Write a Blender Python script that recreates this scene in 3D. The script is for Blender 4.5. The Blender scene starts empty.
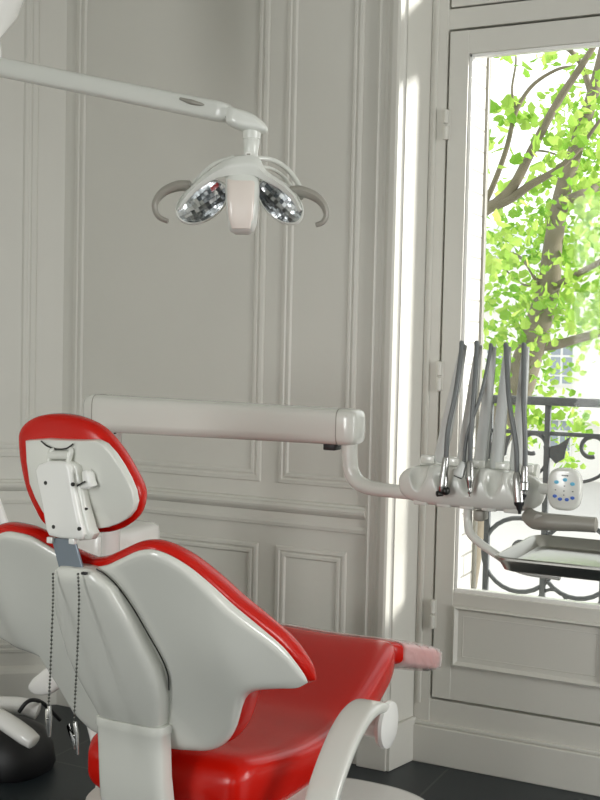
import bpy, bmesh, math, random
from mathutils import Vector, Matrix
random.seed(7)
PI = math.pi
sc = bpy.context.scene
COL = sc.collection

# ------------------------------------------------------------------ camera
F = 1140.0; H = 1.4
yaw, pit, rho = math.radians(26.4), math.radians(2.7), math.radians(1.28)
Z = Vector((0, 0, 1))
R0 = Vector((math.cos(yaw), math.sin(yaw), 0)); f0 = Vector((-math.sin(yaw), math.cos(yaw), 0))
fw = f0 * math.cos(pit) - Z * math.sin(pit); U0 = Z * math.cos(pit) + f0 * math.sin(pit)
up = U0 * math.cos(rho) - R0 * math.sin(rho); rt = R0 * math.cos(rho) + U0 * math.sin(rho)
C0 = Vector((0, 0, H))
cam = bpy.data.cameras.new('camera'); co = bpy.data.objects.new('camera', cam); COL.objects.link(co)
M = Matrix((rt, up, -fw)).transposed().to_4x4(); M.translation = C0; co.matrix_world = M
cam.sensor_fit = 'HORIZONTAL'; cam.sensor_width = 36; cam.lens = 36 * F / 600; cam.clip_start = .02; cam.clip_end = 300
sc.camera = co

def ray(x, y): return fw + rt * ((x - 300) / F) - up * ((y - 400) / F)
def at(x, y, Yp):                       # photo point -> the point of the vertical plane y = Yp
    d = ray(x, y); return C0 + d * (Yp / d.y)
def atx(x, y, Xp):
    d = ray(x, y); return C0 + d * (Xp / d.x)
def ons(x, y, g):                       # photo point -> point on the surface y = g(x, z)
    d = ray(x, y); lo, hi = .5, 5.
    for _ in range(50):
        m = (lo + hi) / 2; p = C0 + d * m
        if p.y < g(p.x, p.z): lo = m
        else: hi = m
    return p

# ------------------------------------------------------------------ materials
def lin(c):
    c = c / 255
    return c / 12.92 if c <= .04045 else ((c + .055) / 1.055) ** 2.4
def rgb(r, g, b): return (lin(r), lin(g), lin(b), 1)
def mat(name, col, rough=.5, metal=0., coat=0., bump=0., bscale=60., var=0., vscale=3., sub=0., spec=.5):
    m = bpy.data.materials.new(name); m.use_nodes = True; n = m.node_tree.nodes; l = m.node_tree.links
    b = n['Principled BSDF']; b.inputs['Base Color'].default_value = col
    b.inputs['Roughness'].default_value = rough; b.inputs['Metallic'].default_value = metal
    b.inputs['Coat Weight'].default_value = coat; b.inputs['Coat Roughness'].default_value = .08
    b.inputs['Specular IOR Level'].default_value = spec
    tc = n.new('ShaderNodeTexCoord')
    nz = n.new('ShaderNodeTexNoise'); nz.inputs['Scale'].default_value = vscale; nz.inputs['Detail'].default_value = 5
    l.new(tc.outputs['Object'], nz.inputs['Vector'])
    mx = n.new('ShaderNodeMix'); mx.data_type = 'RGBA'
    k = 1 - max(var, .02)
    mx.inputs['A'].default_value = col; mx.inputs['B'].default_value = (col[0]*k, col[1]*k, col[2]*k, 1)
    l.new(nz.outputs['Fac'], mx.inputs['Factor']); l.new(mx.outputs['Result'], b.inputs['Base Color'])
    if bump:
        n2 = n.new('ShaderNodeTexNoise'); n2.inputs['Scale'].default_value = bscale; n2.inputs['Detail'].default_value = 4
        l.new(tc.outputs['Object'], n2.inputs['Vector'])
        bp = n.new('ShaderNodeBump'); bp.inputs['Strength'].default_value = bump; bp.inputs['Distance'].default_value = .002
        l.new(n2.outputs['Fac'], bp.inputs['Height']); l.new(bp.outputs['Normal'], b.inputs['Normal'])
    return m
PAINT = mat('aged_white_paint', rgb(208, 207, 199), .38, bump=.25, bscale=30, var=.06, vscale=4)
CEIL = mat('ceiling_paint', rgb(190, 190, 184), .8, bump=.1)
SHELL = mat('ivory_gloss_plastic', rgb(220, 221, 214), .2, coat=.5, var=.03)
WHITE = mat('white_enamel', rgb(236, 236, 232), .25, coat=.4, var=.02)
LAMPW = mat('lamp_white_plastic', rgb(218, 220, 214), .28, coat=.3, var=.03)
GREYP = mat('taupe_grey_plastic', rgb(150, 147, 138), .4, var=.04)
TUBEG = mat('grey_silicone_tube', rgb(112, 116, 116), .35, var=.05)
WHIP = mat('light_grey_whip', rgb(205, 208, 205), .3, coat=.2, var=.03)
RED = mat('red_leatherette', rgb(198, 22, 9), .24, coat=.08, spec=.3, bump=.12, bscale=220, var=.06)
CHROME = mat('brushed_steel', rgb(190, 190, 188), .22, metal=1, var=.05)
TRAYM = mat('tray_steel', rgb(175, 174, 168), .3, metal=1, var=.06)
BARM = mat('anodised_bar', rgb(120, 130, 140), .4, metal=.6)
BLACK = mat('black_rubber', rgb(18, 18, 20), .5)
DARK = mat('dark_screw', rgb(60, 60, 58), .35, metal=.8)
IRON = mat('wrought_iron', rgb(100, 104, 106), .5, bump=.9, bscale=180, var=.45, vscale=60)
GAP = mat('dark_gap', rgb(52, 48, 42), .9)
CYAN = mat('light_blue_button', rgb(95, 185, 220), .35)
BLUE = mat('blue_button', rgb(45, 95, 190), .35)
PEACH = mat('peach_diffuser', rgb(226, 216, 208), .3, coat=.3)
BARK = mat('bark', rgb(140, 130, 112), .9, bump=1., bscale=14, var=.6, vscale=9)
STONE = mat('pale_limestone', rgb(240, 238, 232), .9, var=.08, vscale=.5)
STREET = mat('street_asphalt', rgb(190, 188, 182), .9, var=.1)
SLATE = mat('zinc_roof', rgb(205, 208, 210), .6, var=.1)
PANE = mat('facade_pane', rgb(150, 160, 168), .1)

def leafmat():
    m = bpy.data.materials.new('plane_leaf'); m.use_nodes = True; n = m.node_tree.nodes; l = m.node_tree.links
    out = n['Material Output']; n.remove(n['Principled BSDF'])
    g = n.new('ShaderNodeNewGeometry'); r = n.new('ShaderNodeValToRGB')
    r.color_ramp.elements[0].color = rgb(118, 168, 60); r.color_ramp.elements[1].color = rgb(192, 218, 112)
    l.new(g.outputs['Random Per Island'], r.inputs['Fac'])
    d = n.new('ShaderNodeBsdfDiffuse'); t = n.new('ShaderNodeBsdfTranslucent'); mx = n.new('ShaderNodeMixShader')
    mx.inputs[0].default_value = .55
    l.new(r.outputs['Color'], d.inputs['Color']); l.new(r.outputs['Color'], t.inputs['Color'])
    l.new(d.outputs[0], mx.inputs[1]); l.new(t.outputs[0], mx.inputs[2]); l.new(mx.outputs[0], out.inputs['Surface'])
    return m
LEAF = leafmat()
def glassmat(name, tint, refl):
    m = bpy.data.materials.new(name); m.use_nodes = True; n = m.node_tree.nodes; l = m.node_tree.links
    out = n['Material Output']; n.remove(n['Principled BSDF'])
    t = n.new('ShaderNodeBsdfTransparent'); t.inputs['Color'].default_value = tint
    g = n.new('ShaderNodeBsdfGlossy'); g.inputs['Roughness'].default_value = .02
    fr = n.new('ShaderNodeLayerWeight'); pw = n.new('ShaderNodeMath'); pw.operation = 'POWER'; pw.inputs[1].default_value = 5
    ma = n.new('ShaderNodeMath'); ma.operation = 'MULTIPLY_ADD'; ma.inputs[1].default_value = refl; ma.inputs[2].default_value = .008
    l.new(fr.outputs['Facing'], pw.inputs[0]); l.new(pw.outputs[0], ma.inputs[0])
    mx = n.new('ShaderNodeMixShader'); l.new(ma.outputs[0], mx.inputs[0])
    l.new(t.outputs[0], mx.inputs[1]); l.new(g.outputs[0], mx.inputs[2]); l.new(mx.outputs[0], out.inputs['Surface'])
    return m
GLASS = glassmat('window_glass', (.98, .985, .98, 1), .6)
def filmmat():
    m = bpy.data.materials.new('clear_plastic_film'); m.use_nodes = True; n = m.node_tree.nodes; l = m.node_tree.links
    out = n['Material Output']; b = n['Principled BSDF']
    b.inputs['Base Color'].default_value = (.9, .88, .86, 1); b.inputs['Roughness'].default_value = .18
    tc = n.new('ShaderNodeTexCoord'); w = n.new('ShaderNodeTexWave'); w.inputs['Scale'].default_value = 14
    w.inputs['Distortion'].default_value = 6; w.bands_direction = 'DIAGONAL'
    l.new(tc.outputs['Object'], w.inputs['Vector'])
    bp = n.new('ShaderNodeBump'); bp.inputs['Strength'].default_value = .5; bp.inputs['Distance'].default_value = .004
    l.new(w.outputs['Fac'], bp.inputs['Height']); l.new(bp.outputs['Normal'], b.inputs['Normal'])
    t = n.new('ShaderNodeBsdfTransparent'); mx = n.new('ShaderNodeMixShader'); mx.inputs[0].default_value = .4
    l.new(t.outputs[0], mx.inputs[1]); l.new(b.outputs[0], mx.inputs[2]); l.new(mx.outputs[0], out.inputs['Surface'])
    return m
FILM = filmmat()
def bricks(name, c1, c2, mortar, scale, bw, rh, msize, rough, plane, offset=.5, bump=.5, smooth=.1):
    m = bpy.data.materials.new(name); m.use_nodes = True; n = m.node_tree.nodes; l = m.node_tree.links
    b = n['Principled BSDF']; b.inputs['Roughness'].default_value = rough
    tc = n.new('ShaderNodeTexCoord'); sp = n.new('ShaderNodeSeparateXYZ'); cb = n.new('ShaderNodeCombineXYZ')
    l.new(tc.outputs['Object'], sp.inputs[0])
    l.new(sp.outputs[plane[0]], cb.inputs[0]); l.new(sp.outputs[plane[1]], cb.inputs[1])
    t = n.new('ShaderNodeTexBrick'); t.offset = offset
    t.inputs['Color1'].default_value = c1; t.inputs['Color2'].default_value = c2; t.inputs['Mortar'].default_value = mortar
    t.inputs['Scale'].default_value = scale; t.inputs['Brick Width'].default_value = bw; t.inputs['Row Height'].default_value = rh
    t.inputs['Mortar Size'].default_value = msize; t.inputs['Mortar Smooth'].default_value = smooth
    l.new(cb.outputs[0], t.inputs['Vector']); l.new(t.outputs['Color'], b.inputs['Base Color'])
    bp = n.new('ShaderNodeBump'); bp.inputs['Strength'].default_value = bump; bp.inputs['Distance'].default_value = .003; bp.invert = True
    l.new(t.outputs['Fac'], bp.inputs['Height']); l.new(bp.outputs['Normal'], b.inputs['Normal'])
    return m
FLOOR = bricks('slate_tile', rgb(32, 40, 44), rgb(36, 44, 48), rgb(62, 66, 66), 1, .6, .6, .004, .42, 'XY', offset=0)
BRICK = bricks('white_painted_brick', rgb(232, 230, 224), rgb(222, 220, 214), rgb(165, 163, 157), 1, .22, .075, .004, .8, 'YZ')
# mirror facets of the lamp reflectors
def facetmat():
    m = bpy.data.materials.new('faceted_mirror'); m.use_nodes = True; n = m.node_tree.nodes; l = m.node_tree.links
    b = n['Principled BSDF']; b.inputs['Metallic'].default_value = 1; b.inputs['Roughness'].default_value = .2
    b.inputs['Base Color'].default_value = rgb(225, 228, 230)
    return m
FACET = facetmat()

# ------------------------------------------------------------------ object helpers
def props(o, label=None, cat=None, group=None, kind=None):
    if label: o['label'] = label
    if cat: o['category'] = cat
    if group: o['group'] = group
    if kind: o['kind'] = kind
    return o
def wloc(p):
    v = Vector((0, 0, 0))
    while p is not None: v = v + p.location; p = p.parent
    return v
def obj(name, bm, m, parent=None, smooth=True, loc=None, label=None, ang=40):
    bmesh.ops.recalc_face_normals(bm, faces=bm.faces)
    off = wloc(parent) if parent is not None else Vector(loc or (0, 0, 0))
    for v in bm.verts: v.co -= off
    me = bpy.data.meshes.new(name); bm.to_mesh(me); bm.free()
    if smooth:
        me.shade_smooth()
        try: me.set_sharp_from_angle(angle=math.radians(ang))
        except Exception: pass
    me.materials.append(m)
    o = bpy.data.objects.new(name, me); COL.objects.link(o)
    if parent is not None: o.parent = parent
    else: o.location = off
    if label: o['label'] = label
    return o
def thing(name, label, cat, loc, group=None):
    o = bpy.data.objects.new(name, None); COL.objects.link(o); o.location = loc; o.empty_display_size = .05
    return props(o, label, cat, group)
def struct(name, bm, m, parent=None, smooth=False):
    o = obj(name, bm, m, parent, smooth)
    if parent is None: o['kind'] = 'structure'
    return o
def B(): return bmesh.new()
def box(bm, x0, x1, y0, y1, z0, z1, bev=0, seg=2, Mx=None):
    r = bmesh.ops.create_cube(bm, size=1); vs = r['verts']
    for v in vs:
        v.co = Vector(((x0+x1)/2 + v.co.x*(x1-x0), (y0+y1)/2 + v.co.y*(y1-y0), (z0+z1)/2 + v.co.z*(z1-z0)))
    if bev:
        es = list({e for v in vs for e in v.link_edges})
        rr = bmesh.ops.bevel(bm, geom=es, offset=bev, segments=seg, affect='EDGES', profile=.5)
        vs = list({v for f in rr['faces'] for v in f.verts} | {v for v in vs if v.is_valid})
        if Mx is not None:
            seen = set()
            st = [v for v in vs]
            while st:
                v = st.pop()
                if v in seen: continue
                seen.add(v)
                st += [e.other_vert(v) for e in v.link_edges]
            vs = list(seen)
    if Mx is not None:
        for v in vs: v.co = Mx @ v.co
    return bm
def spline(pts, n=8):
    P = [Vector(p) for p in pts]
    if len(P) < 3: return P
    P = [P[0]*2 - P[1]] + P + [P[-1]*2 - P[-2]]; out = []
    for i in range(1, len(P)-2):
        for k in range(n):
            t = k / n; a, b, c, d = P[i-1:i+3]
            out.append(.5*((2*b) + (c-a)*t + (2*a-5*b+4*c-d)*t*t + (3*b-a-3*c+d)*t**3))
    out.append(P[-2]); return out
def ring_loft(bm, rings, closed=True, cap=True):
    R = [[bm.verts.new(p) for p in r] for r in rings]
    for a, b in zip(R, R[1:]):
        n = len(a)
        for i in range(n if closed else n-1):
            j = (i+1) % n; bm.faces.new((a[i], a[j], b[j], b[i]))
    if cap:
        bm.faces.new(R[0]); bm.faces.new(R[-1])
    return R
def tube(bm, pts, r, seg=12, flat=1., n=8, smoothp=True, ref=None, round_end=True):
    raw = list(pts); rs = r if isinstance(r, (list, tuple)) else [r]*len(raw)
    if smoothp and len(raw) > 2:
        P = spline(raw, n); m = len(P)
        rr = []
        for i in range(m):
            t = i/(m-1)*(len(raw)-1); k = min(int(t), len(raw)-2); rr.append(rs[k]+(rs[k+1]-rs[k])*(t-k))
    else: P = [Vector(p) for p in raw]; rr = list(rs)
    N = Vector(ref) if ref else None; rings = []
    for i, p in enumerate(P):
        t = (P[min(i+1, len(P)-1)] - P[max(i-1, 0)]).normalized()
        if N is None: N = Vector((0, 0, 1)) if abs(t.z) < .9 else Vector((0, 1, 0))
        N = (N - t*N.dot(t)).normalized(); Bn = t.cross(N)
        ring = [p + (N*math.cos(2*PI*k/seg)*flat + Bn*math.sin(2*PI*k/seg))*rr[i] for k in range(seg)]
        if i == 0 and round_end:
            for s, q in ((.0, .35), (.15, .75)): rings.append([p - t*rr[i]*.35*(1-s*3)*.6 + (v-p)*q for v in ring])
        rings.append(ring)
        if i == len(P)-1 and round_end:
            for s, q in ((.15, .75), (0., .35)): rings.append([p + t*rr[i]*.35*(1-s*3)*.6 + (v-p)*q for v in ring])
    ring_loft(bm, rings); return bm
def lathe(bm, p0, axis, prof, seg=24):
    """prof: (distance along axis, radius)"""
    t = Vector(axis).normalized(); N = t.orthogonal().normalized(); Bn = t.cross(N); p0 = Vector(p0)
    ring_loft(bm, [[p0 + t*d + (N*math.cos(2*PI*k/seg)+Bn*math.sin(2*PI*k/seg))*max(r, 1e-4) for k in range(seg)] for d, r in prof])
    return bm
def ball(bm, c, r, sx=1, sy=1, sz=1, seg=10):
    res = bmesh.ops.create_uvsphere(bm, u_segments=seg, v_segments=max(4, seg//2+1), radius=r)
    for v in res['verts']: v.co = Vector(c) + Vector((v.co.x*sx, v.co.y*sy, v.co.z*sz))
    return bm
def prism(bm, pts, depth, bev=0, seg=2):
    """polygon of 3-D points extruded by vector depth"""
    d = Vector(depth); a = [bm.verts.new(Vector(p)) for p in pts]; b = [bm.verts.new(Vector(p)+d) for p in pts]
    f = [bm.faces.new(a), bm.faces.new(b[::-1])]; n = len(a)
    for i in range(n): bm.faces.new((a[i], a[(i+1) % n], b[(i+1) % n], b[i]))
    if bev:
        es = list(f[0].edges) + list(f[1].edges)
        bmesh.ops.recalc_face_normals(bm, faces=bm.faces)
        bmesh.ops.bevel(bm, geom=es, offset=bev, segments=seg, affect='EDGES', profile=.5)
    return bm
def pad(bm, outline, front, back, nrm, n=2.6, ctr=None, res=96, rings=10):
    """puffy pad with a closed smooth outline of 3-D points; bulges front/back along nrm"""
    P = [Vector(p) for p in outline]; m = len(P); per = []
    for i in range(m):
        a, b, c, d = P[i-1], P[i], P[(i+1) % m], P[(i+2) % m]
        for k in range(6):
            t = k/6; per.append(.5*((2*b)+(c-a)*t+(2*a-5*b+4*c-d)*t*t+(3*b-a-3*c+d)*t**3))
    c = ctr or sum(per, Vector())/len(per); nrm = Vector(nrm).normalized()
    def h(s): return (1 - s**n)**(1/n)
    S = [math.sin(PI/2*(k/rings))**.8 for k in range(rings+1)]
    S = [k for k in S]
    rr = []
    for s in S[1:]: rr.append([c + (p-c)*s - nrm*back*h(min(s, 1)) for p in per])
    for s in S[-2:0:-1]: rr.append([c + (p-c)*s + nrm*front*h(s) for p in per])
    ring_loft(bm, rr, cap=False)
    R = len(per); bm.verts.ensure_lookup_table()
    vs = list(bm.verts)[-len(rr)*R:]
    for lst, pt in ((vs[:R], c - nrm*back), (vs[-R:], c + nrm*front)):
        cv = bm.verts.new(pt)
        for i in range(R): bm.faces.new((lst[i], lst[(i+1) % R], cv))
    return bm
def serect(cx, cy, cz, hw, hd, n=4, seg=40, ax=(1, 0, 0), ay=(0, 1, 0)):
    ax = Vector(ax); ay = Vector(ay); out = []
    for k in range(seg):
        a = 2*PI*k/seg; c, s = math.cos(a), math.sin(a)
        out.append(Vector((cx, cy, cz)) + ax*hw*math.copysign(abs(c)**(2/n), c) + ay*hd*math.copysign(abs(s)**(2/n), s))
    return out
def lerp_tab(tab, x):
    if x <= tab[0][0]: return tab[0][1]
    for (a, b), (c, d) in zip(tab, tab[1:]):
        if x <= c: return b + (d-b)*(x-a)/(c-a)
    return tab[-1][1]
def smooth_tab(tab, n=8):
    P = spline([(a, b, 0) for a, b in tab], n); return [(p.x, p.y) for p in P]

# ------------------------------------------------------------------ room shell
YW, YF = 3.495, 3.616
XJ = -1.373                                       # jamb corner
XR = 0.13                                         # other jamb corner
CX, CY = -2.75, 3.495                             # corner with the canted wall
CEILZ = 3.25
XE, YB = 2.6, -2.6                                # room extents
cd = Vector((-.805, -.593, 0)).normalized(); cn = Vector((-cd.y, cd.x, 0))  # along the canted wall / towards the room
if cn.dot(Vector((0, 0, 0)) - Vector((CX, CY, 0))) < 0: cn = -cn
LC = 1.15
cend = Vector((CX, CY, 0)) + cd*LC
bm = B(); box(bm, -4.6, XE+.3, YB-.3, 3.98, -.25, 0); struct('floor', bm, FLOOR)
bm = B(); box(bm, -4.6, XE+.3, YB-.3, 3.98, CEILZ, CEILZ+.2); struct('ceiling', bm, CEIL)
bm = B()
box(bm, CX-.4, XJ, YW, YW+.42, 0, CEILZ)          # pier left of the window
box(bm, XR, XE+.3, YW, YW+.42, 0, CEILZ)
box(bm, XJ, XR, YW, YW+.42, 3.0, CEILZ)
struct('wall_back', bm, PAINT)
# canted wall
Mc = Matrix(((cd.x, -cn.x, 0, CX), (cd.y, -cn.y, 0, CY), (0, 0, 1, 0), (0, 0, 0, 1)))   # local (along, into wall, z)
bm = B(); box(bm, -.0, LC, 0, .3, 0, CEILZ, Mx=Mc); struct('wall_canted', bm, PAINT)
bm = B(); box(bm, cend.x-.3, cend.x, YB, cend.y+.05, 0, CEILZ); struct('wall_left', bm, PAINT)
# right wall with a tall window opening, rear wall with two
bm = B()
box(bm, XE, XE+.3, YB, 1.2, 0, CEILZ); box(bm, XE, XE+.3, 3.0, YW+.1, 0, CEILZ)
box(bm, XE, XE+.3, 1.2, 3.0, 2.7, CEILZ); box(bm, XE, XE+.3, 1.2, 3.0, 0, .3)
struct('wall_right', bm, PAINT)
bm = B()
xs = [-4.6, -2.6, -.4, .4, 2.2, XE+.3]
box(bm, -4.6, -3.2, YB-.3, YB, 0, CEILZ); box(bm, -.9, -.1, YB-.3, YB, 0, CEILZ); box(bm, 2.2, XE+.3, YB-.3, YB, 0, CEILZ)
box(bm, -3.2, 2.2, YB-.3, YB, 2.8, CEILZ); box(bm, -3.2, 2.2, YB-.3, YB, 0, .25)
struct('wall_rear', bm, PAINT)

trim_i = [0]
def trim(bm, m=PAINT):
    trim_i[0] += 1
    return struct('trim_%d' % trim_i[0], bm, m)
def frame(x0, x1, z0, z1, w=.032, Mx=None, y=YW, prof=None):
    """mitred moulding ring standing proud of the wall plane"""
    prof = prof or [(0, 0), (0, .003), (.004, .006), (w*.35, .007), (w*.45, .003), (w*.55, .0025), (w*.65, .006), (w*.85, .006), (w, 0.0005)]
    bm = B(); rings = []
    for o, h in prof:
        if Mx is None: pts = [(x0+o, y-h, z0+o), (x1-o, y-h, z0+o), (x1-o, y-h, z1-o), (x0+o, y-h, z1-o)]
        else: pts = [Mx @ Vector(p) for p in [(x0+o, -h, z0+o), (x1-o, -h, z0+o), (x1-o, -h, z1-o), (x0+o, -h, z1-o)]]
        rings.append([bm.verts.new(p) for p in pts])
    for a, b in zip(rings, rings[1:]):
        for i in range(4): bm.faces.new((a[i], a[(i+1) % 4], b[(i+1) % 4], b[i]))
    return trim(bm)
# panel mouldings of the window wall (upper pair, dado pair)
frame(-2.700, -1.880, .925, 2.95, w=.045)
frame(-1.812, -1.527, .925, 2.95, w=.040)
frame(-2.690, -1.885, .20, .708, w=.04)
frame(-1.815, -1.545, .20, .708, w=.04)
frame(.25, 1.2, .925, 2.95); frame(.25, 1.2, .20, .708)
# canted wall panels
frame(.10, 1.05, .955, 2.95, w=.055, Mx=Mc)
frame(.10, 1.05, .20, .70, w=.04, Mx=Mc)
def rail_run(x0, x1, prof, Mx=None, y=YW):
    bm = B(); rings = []
    for x in (x0, x1):
        pts = [Vector((x, -h, z)) for z, h in prof]
        rings.append([(Mx @ p) if Mx is not None else Vector((p.x, y+p.y, p.z)) for p in pts])
    ring_loft(bm, rings); return trim(bm)
RAILP = [(.775, 0), (.778, .010), (.790, .012), (.800, .006), (.825, .006), (.832, .016), (.842, .024), (.850, .026), (.858, .022), (.862, .012), (.868, .010), (.872, 0)]
rail_run(CX, -1.475, RAILP); rail_run(0, LC, RAILP, Mc); rail_run(XR+.1, XE, RAILP)
BASEP = [(0, 0), (0, .02), (.125, .02), (.135, .016), (.145, .008), (.15, 0)]
def base(name, x0, x1, Mx=None, y=YW, prof=BASEP):
    bm = B(); rings = []
    for x in (x0, x1):
        pts = [Vector((x, -h, z)) for z, h in prof]
        rings.append([(Mx @ p) if Mx is not None else Vector((p.x, y+p.y, p.z)) for p in pts])
    ring_loft(bm, rings); return struct(name, bm, PAINT)
base('baseboard_back', CX, -1.475); base('baseboard_canted', 0, LC, Mc); base('baseboard_right_of_window', XR+.1, XE)
# window casing: fluted upright boards beside the opening, with plinths
def casing(x0, x1, zb, zt):
    s = 1 if x1 > x0 else -1
    bm = B(); prof = [(0, 0), (0, .014), (.010, .018), (.016, .012), (.030, .012), (.034, .018), (.044, .018), (.050, .024), (.060, .030), (.078, .032), (.086, .028), (.092, .010), (abs(x1-x0), 0)]
    rings = []
    for z in (zb, zt): rings.append([Vector((x0+s*o, YW-h, z)) for o, h in prof])
    ring_loft(bm, rings); return trim(bm)
casing(-1.475, XJ, .15, 3.05); casing(XR+.10, XR, .15, 3.05)
bm = B(); box(bm, -1.478, XJ+.001, YW-.036, YW+.01, 0, .15, .003); trim(bm)
bm = B(); box(bm, XR-.001, XR+.104, YW-.036, YW+.01, 0, .15, .003); trim(bm)
bm = B(); box(bm, -1.475, XR+.1, YW-.03, YW+.01, 3.0, 3.10, .004); trim(bm)
# splayed jamb linings
XB, XB2 = -1.338, .095
for a, b in ((XJ, XB), (XR, XB2)):
    bm = B(); prism(bm, [(a, YW-.004, 0), (b, YF, 0), (b, YF+.1, 0), (a, YF+.1, 0)], (0, 0, 3.0)); trim(bm)
    # low plinth board at the foot of the lining
    s = 1 if b > a else -1
    bm = B(); prism(bm, [(a, YW-.03, 0), (a+s*.012, YW-.03, 0), (b+s*.012, YF-.002, 0), (b, YF, 0)], (0, 0, .15), bev=.003, seg=1); trim(bm)
bm = B(); box(bm, XJ, XR, YW+.004, YF+.1, 2.99, 3.0); trim(bm)

# ------------------------------------------------------------------ french window
w = obj('window_1', (lambda b: (box(b, XB, -1.278, YF, YF+.09, 0, 3.0, .004), box(b, .035, XB2, YF, YF+.09, 0, 3.0, .004),
        box(b, -1.279, .036, YF+.0015, YF+.088, 2.452, 2.518, .002), box(b, -1.279, .036, YF+.0015, YF+.088, 2.93, 2.999, .002),
        box(b, -1.279, .036, YF+.0015, YF+.088, .001, .218, .002),
        box(b, XB+.012, XB+.026, YF-.006, YF+.01, .2, 2.99, .003), box(b, -.64, -.60, YF+.002, YF+.08, 2.55, 2.93, .003)) and b)(B()), PAINT, smooth=False)
w['kind'] = 'structure'
bm = B(); box(bm, XB, XB2, YF-.016, YF+.004, 0, .128, .004); box(bm, XB, XB2, YF-.010, YF+.004, .128, .142, .004)
struct('baseboard_window', bm, PAINT)
def leaf(x0, x1, hinge):
    bm = B(); zb, zt, gz0, gz1 = .227, 2.444, .605, 2.367
    L = .066; y0, y1 = YF-.004, YF+.05
    box(bm, x0, x0+L, y0, y1, zb, zt, .003); box(bm, x1-L, x1, y0, y1, zb, zt, .003)
    box(bm, x0+L-.002, x1-L+.002, y0+.001, y1-.001, gz1, zt-.001, .002); box(bm, x0+L-.002, x1-L+.002, y0+.001, y1-.001, zb+.001, gz0-.014, .002)
    lf = obj('sash', bm, PAINT, w, smooth=False)
    bm = B()                                        # glazing bead round the pane
    for a, b_, c, d in ((x0+L, x0+L+.012, gz0, gz1), (x1-L-.012, x1-L, gz0, gz1), (x0+L, x1-L, gz0-.015, gz0), (x0+L, x1-L, gz1-.012, gz1)):
        box(bm, a, b_, YF+.004, YF+.03, c, d, .003)
    obj('glazing_bead', bm, WHITE, lf, smooth=False)
    bm = B(); box(bm, x0+L+.004, x1-L-.004, YF+.02, YF+.024, gz0-.004, gz1-.004); obj('pane', bm, GLASS, lf, smooth=False)
    # moulding of the bottom panel
    px0, px1, pz0, pz1 = x0+.07, x1-.07, .345, .548
    bm = B(); rings = []
    for o, h in ((0, .0), (.0, .010), (.006, .013), (.012, .004), (.018, -.004), (.024, -.006), (.034, .0005), (.036, -.002)):
        rings.append([bm.verts.new(p) for p in ((px0+o, y0-h, pz0+o), (px1-o, y0-h, pz0+o), (px1-o, y0-h, pz1-o), (px0+o, y0-h, pz1-o))])
    for a, b_ in zip(rings, rings[1:]):
        for i in range(4): bm.faces.new((a[i], a[(i+1) % 4], b_[(i+1) % 4], b_[i]))
    obj('panel_moulding', bm, PAINT, lf, smooth=False)
    for z in (2.14, 1.31, .51):
        bm = B(); hx = x0-.003 if hinge < 0 else x1+.003
        for k in (0, 1): lathe(bm, (hx, YF-.012, z-.05+k*.052), (0, 0, 1), [(0, .004), (.003, .009), (.045, .009), (.048, .004)], 14)
        box(bm, hx-.012, hx+.012, YF-.008, YF+.002, z-.048, z+.05, .002)
        obj('hinge', bm, PAINT, w)
XM = -.6215
leaf(-1.272, XM-.002, -1); leaf(XM+.002, .029, 1)
bm = B(); box(bm, XM-.025, XM+.025, YF-.022, YF-.002, .23, 2.44, .006); obj('meeting_stile', bm, PAINT, w, smooth=False)
bm = B(); box(bm, -1.272, .029, YF-.002, YF+.045, 2.523, 2.585, .003); box(bm, -1.272, -1.21, YF-.001, YF+.044, 2.585, 2.925, .002); box(bm, -.033, .029, YF-.001, YF+.044, 2.585, 2.925, .002); box(bm, -1.21, -.033, YF-.001, YF+.044, 2.88, 2.925, .002)
obj('transom_sash', bm, PAINT, w, smooth=False)
bm = B(); box(bm, -1.28, .036, YF+.04, YF+.08, 2.51, 2.53); obj('rebate', bm, GAP, w, smooth=False)
bm = B(); box(bm, -1.215, -.03, YF+.03, YF+.034, 2.58, 2.885); obj('transom_pane', bm, GLASS, w, smooth=False)
bm = B(); box(bm, -1.28, -1.27, YF+.052, YF+.085, .218, 2.452); box(bm, -1.28, .03, YF+.052, YF+.085, 2.440, 2.452); box(bm, -1.28, .03, YF+.052, YF+.085, .218, .228)
obj('rebate', bm, GAP, w, smooth=False)

# exterior reveal in white painted brick and ledge
bm = B(); box(bm, -2.4, -1.25, YF+.09, 3.96, -.3, 3.4); struct('wall_exterior_left', bm, BRICK)
bm = B(); box(bm, .02, 1.4, YF+.09, 3.96, -.3, 3.4); struct('wall_exterior_right', bm, BRICK)
bm = B(); box(bm, -1.25, .02, YF+.02, 4.12, -.2, .10); struct('trim_90', bm, STONE)
bm = B(); box(bm, -1.258, -1.240, 3.945, 3.972, .1, 3.4, .004); struct('trim_91', bm, GREYP)

# ------------------------------------------------------------------ balcony railing
YG = 4.05
def g_at(px, py): return at(px, py, YG)
gx0, gx1 = -1.30, .10
zt_, z2_ = g_at(560, 402).z, g_at(560, 434).z
rl = thing('balcony_railing', 'dark wrought iron balcony railing with scrollwork outside the window', 'railing', ((gx0+gx1)/2, YG, .1))
bm = B(); box(bm, gx0, gx1, YG-.02, YG+.02, zt_-.014, zt_+.016, .005); obj('handrail', bm, IRON, rl)
bm = B(); box(bm, gx0, gx1, YG-.008, YG+.008, z2_-.007, z2_+.007, .002); obj('crossbar', bm, IRON, rl)
bm = B(); box(bm, gx0, gx1, YG-.008, YG+.008, .155, .17, .002); obj('crossbar', bm, IRON, rl)
xp = g_at(547, 450).x
sp = xp - g_at(488, 500).x
for k in range(-1, 4):
    x = xp + k*sp
    if gx0-.02 < x < gx1:
        bm = B(); box(bm, x-.010, x+.010, YG-.010, YG+.010, .10, zt_, .002); obj('baluster', bm, IRON, rl)
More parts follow.
